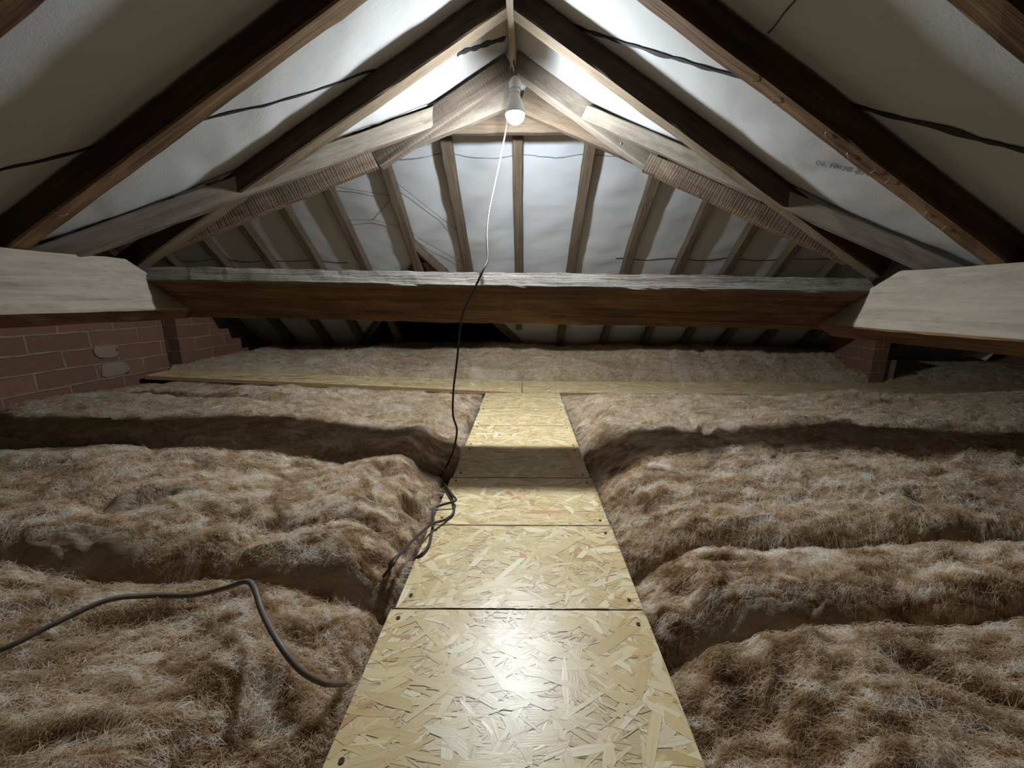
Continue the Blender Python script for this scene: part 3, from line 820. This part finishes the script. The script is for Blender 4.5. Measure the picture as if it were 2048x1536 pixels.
# ------------------------------------------------------------------ mineral wool
def flow_angle(X, Y):
    return .35 + 1.5 * fbm(X * .9 + 3, Y * 1.1, 61, 3)
def pillow(x, y, seed):
    ix, iy = np.floor(x).astype(np.int64), np.floor(y).astype(np.int64)
    f1 = np.full(np.shape(x), 9.)
    for i in (-1, 0, 1):
        for j in (-1, 0, 1):
            a = _h(ix + i, iy + j, seed) / 4096.; b = _h(ix + i, iy + j, seed + 17) / 4096.
            f1 = np.minimum(f1, (ix + i + a - x) ** 2 + (iy + j + b - y) ** 2)
    return np.sqrt(np.clip(1 - f1 * .82, 0.02, 1))
def wool_height(X, Y, amp=1.0, fine=1.0):
    """X, Y in survey units"""
    wx = X + .20 * fbm(X * .9, Y * 1.1, 71, 3) + .03 * fbm(X * 5, Y * 6, 78, 2)
    wy = Y + .16 * fbm(X * 1.0 + 9, Y * 1.3, 75, 3) + .025 * fbm(X * 6 + 4, Y * 5, 79, 2)
    ex = .62 + .38 * sstep(-.4, .5, fbm(X * .8 + 3, Y * .9, 88, 2))
    h = .080 * pillow(wx * 1.45, wy * 2.7, 81) - .07 * sstep(.42, .75, perlin(wx * 2.3, wy * 3.6, 99)) + ex * (.080 * pillow(wx * 3.3 + wy, wy * 6.0 - wx, 82) + .052 * pillow(wx * 8 + 2 * wy, wy * 14, 83) + .024 * pillow(wx * 19 + 4 * wy, wy * 31, 87))
    ca, sa = math.cos(.35), math.sin(.35)
    u = wx * ca + wy * sa; v = -wx * sa + wy * ca
    h = h + fine * (.015 * perlin(u * 4, v * 24, 84) + .010 * perlin(u * 11, v * 55, 85) + .004 * perlin(wx * 50, wy * 70, 86))
    h = h - .142
    return h * amp
def grid_obj(name, P, m, nx, ny, parent=None):
    V = P.reshape(-1, 3); idx = np.arange(nx * ny).reshape(nx, ny)
    Q = np.stack([idx[:-1, :-1], idx[1:, :-1], idx[1:, 1:], idx[:-1, 1:]], -1).reshape(-1, 4)
    me = bpy.data.meshes.new(name)
    me.vertices.add(len(V)); me.vertices.foreach_set('co', V.astype(np.float32).ravel())
    me.loops.add(Q.size); me.loops.foreach_set('vertex_index', Q.astype(np.int32).ravel())
    me.polygons.add(len(Q)); me.polygons.foreach_set('loop_start', np.arange(0, Q.size, 4, dtype=np.int32))
    me.polygons.foreach_set('loop_total', np.full(len(Q), 4, dtype=np.int32))
    me.polygons.foreach_set('use_smooth', np.ones(len(Q), dtype=bool))
    me.materials.append(m); me.update(calc_edges=True); me.validate()
    return link(bpy.data.objects.new(name, me), parent)

def fibres(name, parent, X, Y, Z, n, wfun, seed, length=(.012, .05), rad=.00028, lift=.006):
    """fine strands lying on the wool; X,Y,Z are metre grids"""
    r = np.random.default_rng(seed); nx, ny = X.shape
    i = r.uniform(1, nx - 3, n * 3); j = r.uniform(1, ny - 3, n * 3)
    ii, jj = i.astype(int), j.astype(int)
    wgt = wfun(X[ii, jj], Y[ii, jj]); k = r.random(len(wgt)) < wgt / wgt.max()
    ii, jj = ii[k][:n], jj[k][:n]; n = len(ii)
    x0, y0, z0 = X[ii, jj], Y[ii, jj], Z[ii, jj]
    M = 7
    th = flow_angle(x0 / S, y0 / S) + r.normal(0, .75, n) + np.where(r.random(n) < .5, math.pi, 0)
    L = r.uniform(length[0], length[1], n) * np.where(r.random(n) < .06, 2.2, 1)
    curl = r.normal(0, 9, n); pts = np.zeros((n, M, 3))
    px, py = x0.copy(), y0.copy(); tt = th.copy()
    x00, y00 = X[0, 0], Y[0, 0]
    # nearest grid lookup by inverse of the regular grid
    gx = X[:, ny // 2]; gy = Y[nx // 2, :]
    sgn = 1 if gx[-1] > gx[0] else -1
    lf = r.uniform(.0, 1, n) ** 2 * lift * 2
    for s in range(M):
        a = np.clip(np.searchsorted(gx * sgn, px * sgn), 1, nx - 2); b = np.clip(np.searchsorted(gy, py), 1, ny - 2)
        zz = Z[a, b]
        pts[:, s, 0] = px; pts[:, s, 1] = py
        pts[:, s, 2] = zz + lf * math.sin(math.pi * s / (M - 1)) + .0006 + (lf * .5 * s / M)
        tt = tt + curl * L / M + r.normal(0, .25, n)
        px = px + np.cos(tt) * L / M; py = py + np.sin(tt) * L / M
    # smooth z
    pts[:, 1:-1, 2] = (pts[:, :-2, 2] + pts[:, 1:-1, 2] + pts[:, 2:, 2]) / 3 + .0005
    hc = bpy.data.hair_curves.new(name)
    hc.add_curves([M] * n)
    hc.points.foreach_set('position', pts.astype(np.float32).ravel())
    rr = np.repeat(r.uniform(.6, 1.3, n)[:, None], M, 1) * np.linspace(1, .45, M)[None] * rad
    hc.points.foreach_set('radius', rr.astype(np.float32).ravel())
    hc.materials.append(FIBRE)
    o = bpy.data.objects.new(name, hc); link(o, parent); o['kind'] = 'stuff'
    return o

def under_cable(X, Y, Z):
    for st in CABLE_PATHS:
        P = np.array(st)
        for a, b in zip(P[:-1], P[1:]):
            if max(a[2], b[2]) > .32: continue
            for t in np.linspace(0, 1, 6):
                q = a * (1 - t) + b * t
                d2 = (X - q[0]) ** 2 + (Y - q[1]) ** 2
                Z = np.where(d2 < .006, np.minimum(Z, q[2] - .012 + d2 * 9), Z)
    return Z
def batt(side, xa, xb, y0f, y1f, ya, yb, label, dens, seed, cell=.0065, edge_far=False, edge_near=True, gdepth=.19, lev=.0, tilt=0.):
    """one length of quilt; xa is its edge at the walkway. y0f/y1f give its wavy near and far edges (functions of |x|)"""
    nx = int(abs(xb - xa) * S / cell * .8); ny = int((yb - ya) * S / cell)
    tx = np.linspace(0, 1, nx) ** 1.25; ty = np.linspace(0, 1, ny)
    A, B = np.meshgrid(tx, ty, indexing='ij')
    X = xa + (xb - xa) * A
    ax = np.abs(X)
    ylo, yhi = y0f(X), y1f(X)
    Y = ylo + (yhi - ylo) * B
    dw = np.abs(X - xa)
    rise = sstep(0, .26, dw + .07 * fbm(X * 2.5, Y * 3.4, 90 + seed, 3))
    dn = (Y - ylo); df = (yhi - Y)
    hbase = -.035 + sstep(0, .03, dw) * .03 + rise * .115 + sstep(.2, 2.8, dw) * .03 + lev + tilt * dw
    hh = wool_height(X, Y) * (.45 + .55 * rise)
    e = np.ones_like(X)
    rn = rf = .115
    if edge_near: e = e * np.sqrt(np.clip(1 - (1 - np.clip(dn / rn, 0, 1)) ** 2, 0, 1))
    if not edge_far: e = e * np.sqrt(np.clip(1 - (1 - np.clip(df / rf, 0, 1)) ** 2, 0, 1))
    Z = hbase + hh - gdepth * (1 - e)
    if edge_far:
        f = sstep(0, .75, df); Z = Z * f + (-.03 + .035 * np.abs(perlin(X * 3, Y * 3, 3)) ) * (1 - f)
        # the left arm climbs towards the wall and its wool climbs too
    if side < 0 and edge_far:
        Z = Z + np.clip(dw / 3.2, 0, 1) * .19 * sstep(2.6, 3.6, Y)
        Z = Z + .018 * sstep(.9, 2.2, dw) * (1 - f) * (1 + 1.6 * fbm(X * 3, Y * 4, 44, 2))
    # tuck in at the walkway edge and close the sides down to the plasterboard
    Z = np.where(A < .0005, -.10, Z)
    Z = under_cable(X, Y, Z)
    # jitter sideways so the tufts overhang
    jx = .018 * fbm(X * 9, Y * 9, 95, 2) * rise * sstep(0, .1, dn) * sstep(0, .1, df)
    Xj = X + jx
    P = np.stack([Xj, Y, Z], -1) * S
    # skirt
    lo = P.copy()
    low = -.43 * S
    body = np.zeros((nx + 2, ny + 2, 3)); body[1:-1, 1:-1] = P
    body[0, 1:-1] = P[0]; body[-1, 1:-1] = P[-1]; body[1:-1, 0] = P[:, 0]; body[1:-1, -1] = P[:, -1]
    body[0, 0] = P[0, 0]; body[0, -1] = P[0, -1]; body[-1, 0] = P[-1, 0]; body[-1, -1] = P[-1, -1]
    body[0, :, 2] = low; body[-1, :, 2] = low; body[:, 0, 2] = low; body[:, -1, 2] = low
    if side < 0: body = body[:, ::-1]
    o = grid_obj('insulation_batt', body, INSUL, nx + 2, ny + 2)
    tag(o, label, 'insulation', 'brown mineral wool quilts')
    del o['group']
    if dens:
        def wf(x, y):
            d = np.sqrt(x * x + y * y + .2); return 1 / d ** 1.6
        fibres('loose_fibres', o, P[..., 0], P[..., 1], P[..., 2], dens, wf, seed)
    return o
def wavy(y, amp, seed, slope=0.): return lambda X: y + slope * np.abs(X) + amp * fbm(X * 1.1 + seed, X * 0 + seed * 2.3, 40 + seed, 3)
w1 = wavy(1.02, .07, 1); w2 = wavy(1.93, .10, 2); w3 = wavy(2.62, .05, 3, .16)
v1 = wavy(.86, .05, 5, .05); v2 = wavy(1.25, .04, 6, .0); v3 = wavy(2.35, .08, 7, .03)
near = lambda X: X * 0 + .12
farL = lambda X: np.where(np.abs(X) > .4, 3.93 + (.41 - np.abs(X)) * .135, 3.93)
farR = lambda X: X * 0 + 3.96
batt(-1, -.425, -3.2, near, w1, .12, 1.0, 'brown wool quilt at the bottom left, the loose cable lying over it', 60000, 1, edge_near=False)
batt(-1, -.425, -3.7, w1, w2, 1.0, 1.9, 'brown wool quilt left of the cable loops, in front of the beam\'s shadow', 60000, 2)
batt(-1, -.425, -3.69, w2, w3, 1.9, 2.9, 'brown wool quilt left of the walkway, lying in the beam\'s shadow', 34000, 3)
batt(-1, -.435, -3.68, w3, farL, 2.7, 3.9, 'brown wool quilt in the left corner between walkway, cross arm and brick wall', 34000, 4, edge_far=True)
batt(1, .405, 3.0, near, v1, .12, .9, 'brown wool quilt at the bottom right corner', 60000, 5, edge_near=False)
batt(1, .405, 3.2, v1, v2, .86, 1.25, 'narrow brown wool quilt right of the walkway with a pale tuft, below the long crease', 45000, 6)
batt(1, .40, 3.6, v2, v3, 1.25, 2.4, 'brown wool quilt right of the walkway between long crease and the beam\'s shadow', 50000, 7, lev=.01)
batt(1, .405, 6.4, v3, farR, 2.4, 3.9, 'brown wool quilt in the right corner between walkway and cross arm', 45000, 8, edge_far=True)

def bank(xa, xb, label, seed, dens):
    cell = .009; nx = int((xb - xa) * S / cell); ny = 90
    A, B = np.meshgrid(np.linspace(0, 1, nx), np.linspace(0, 1, ny), indexing='ij')
    X = xa + (xb - xa) * A
    y0 = 4.64 + .03 * fbm(X * 2, X * 0, 50, 3)
    yl = np.where(X < -.05, (3.76 + (X + 3.62) * .2402) , 4.64)
    base = np.where(X < -.05, np.clip(-(X + .05) / 3.6, 0, 1) * .24, 0)
    y0 = y0 - 4.64 + yl
    Y = y0 + (5.66 - y0) * B
    d = Y - y0
    top = .37 - .008 * X
    top = np.maximum(top - base * .35, .26) - .15 * sstep(3.9, 4.6, X)
    Z = base + (top - base) * (.35 * sstep(0, .10, d) + .65 * sstep(.05, .75, d)) - .01
    Z = Z + wool_height(X * 1.2, Y * 1.2, .85) * sstep(0, .15, d) - .05 * sstep(0, .3, d)
    P = np.stack([X, Y, Z], -1) * S
    body = np.zeros((nx, ny + 1, 3)); body[:, 1:] = P; body[:, 0] = P[:, 0]; body[:, 0, 2] = -.43 * S
    o = grid_obj('insulation_batt', body, INSUL, nx, ny + 1); tag(o, label, 'insulation')
    fibres('loose_fibres', o, P[..., 0], P[..., 1], P[..., 2], dens, lambda x, y: np.ones_like(x), seed, length=(.02, .06), rad=.0005, lift=.008)
    return o
bank(-3.66, -.60, 'long bank of brown wool behind the left arm of the cross walkway', 21, 9000)
bank(-.60, 6.4, 'long bank of brown wool behind the right arm of the cross walkway', 22, 14000)

# ------------------------------------------------------------------ bulb and cables
BX, BY, BZ = -.063, 2.64, 2.072
bulb = bpy.data.objects.new('light_bulb', None); link(bulb); bulb.location = U((BX, BY, BZ - .06))
tag(bulb, 'lit bare bulb hanging on its flex from the roof apex', 'light bulb')
R = .031
prof = [(R * math.cos(a), R * math.sin(a)) for a in np.linspace(-math.pi / 2 * .97, -.12, 16)]
V, F = lathe(prof, 28)
V = [(v[0], v[1], v[2] + .06 * S) for v in V]
meshobj('bulb_dome', V, F, GLOW, bulb, smooth=True)['label'] = 'glowing lower dome of the bulb'
V, F = lathe([(.0304, -.0040), (.0314, -.0038), (.0314, .0026), (.0312, .0095), (.0295, .018), (.022, .034), (.0165, .048), (.0140, .056)], 28)
V = [(v[0], v[1], v[2] + .06 * S) for v in V]
meshobj('bulb_body', V, F, WHITEP, bulb, smooth=True)['label'] = 'white plastic upper body of the bulb'
V, F = lathe([(.0145, .0560), (.0165, .057), (.0165, .066), (.020, .068), (.020, .088), (.012, .100), (.004, .106)], 24)
V = [(v[0], v[1], v[2] + .06 * S) for v in V]
ho = meshobj('lamp_holder', V, F, WHITEP, bulb, smooth=False); ho['label'] = 'white lamp holder'
V, F = tube('', [(0, 0, .06 + .19), (.004, .01, .28), (-.01, .06, .36), (-.012, .11, .40)], .0027, CABLE)
meshobj('flex', V, F, CABLE, bulb)

def cable(name, strands, rad, label):
    V, F = merge([tube('', s, rad, CABLE, sub=8, K=8) for s in strands])
    o = meshobj(name, V, F, CABLE if name == 'hanging_cable' else CABLE_PALE, smooth=True); tag(o, label, 'cable'); return o
# (measured in the loft: x, y, z)
cable('hanging_cable', HANG, .0031, 'long brown flex hanging from the bulb over the beam, looped at the walkway edge')
cable('floor_cable', FLOORC, .0038, 'loose brown flex lying over the wool at the lower left')
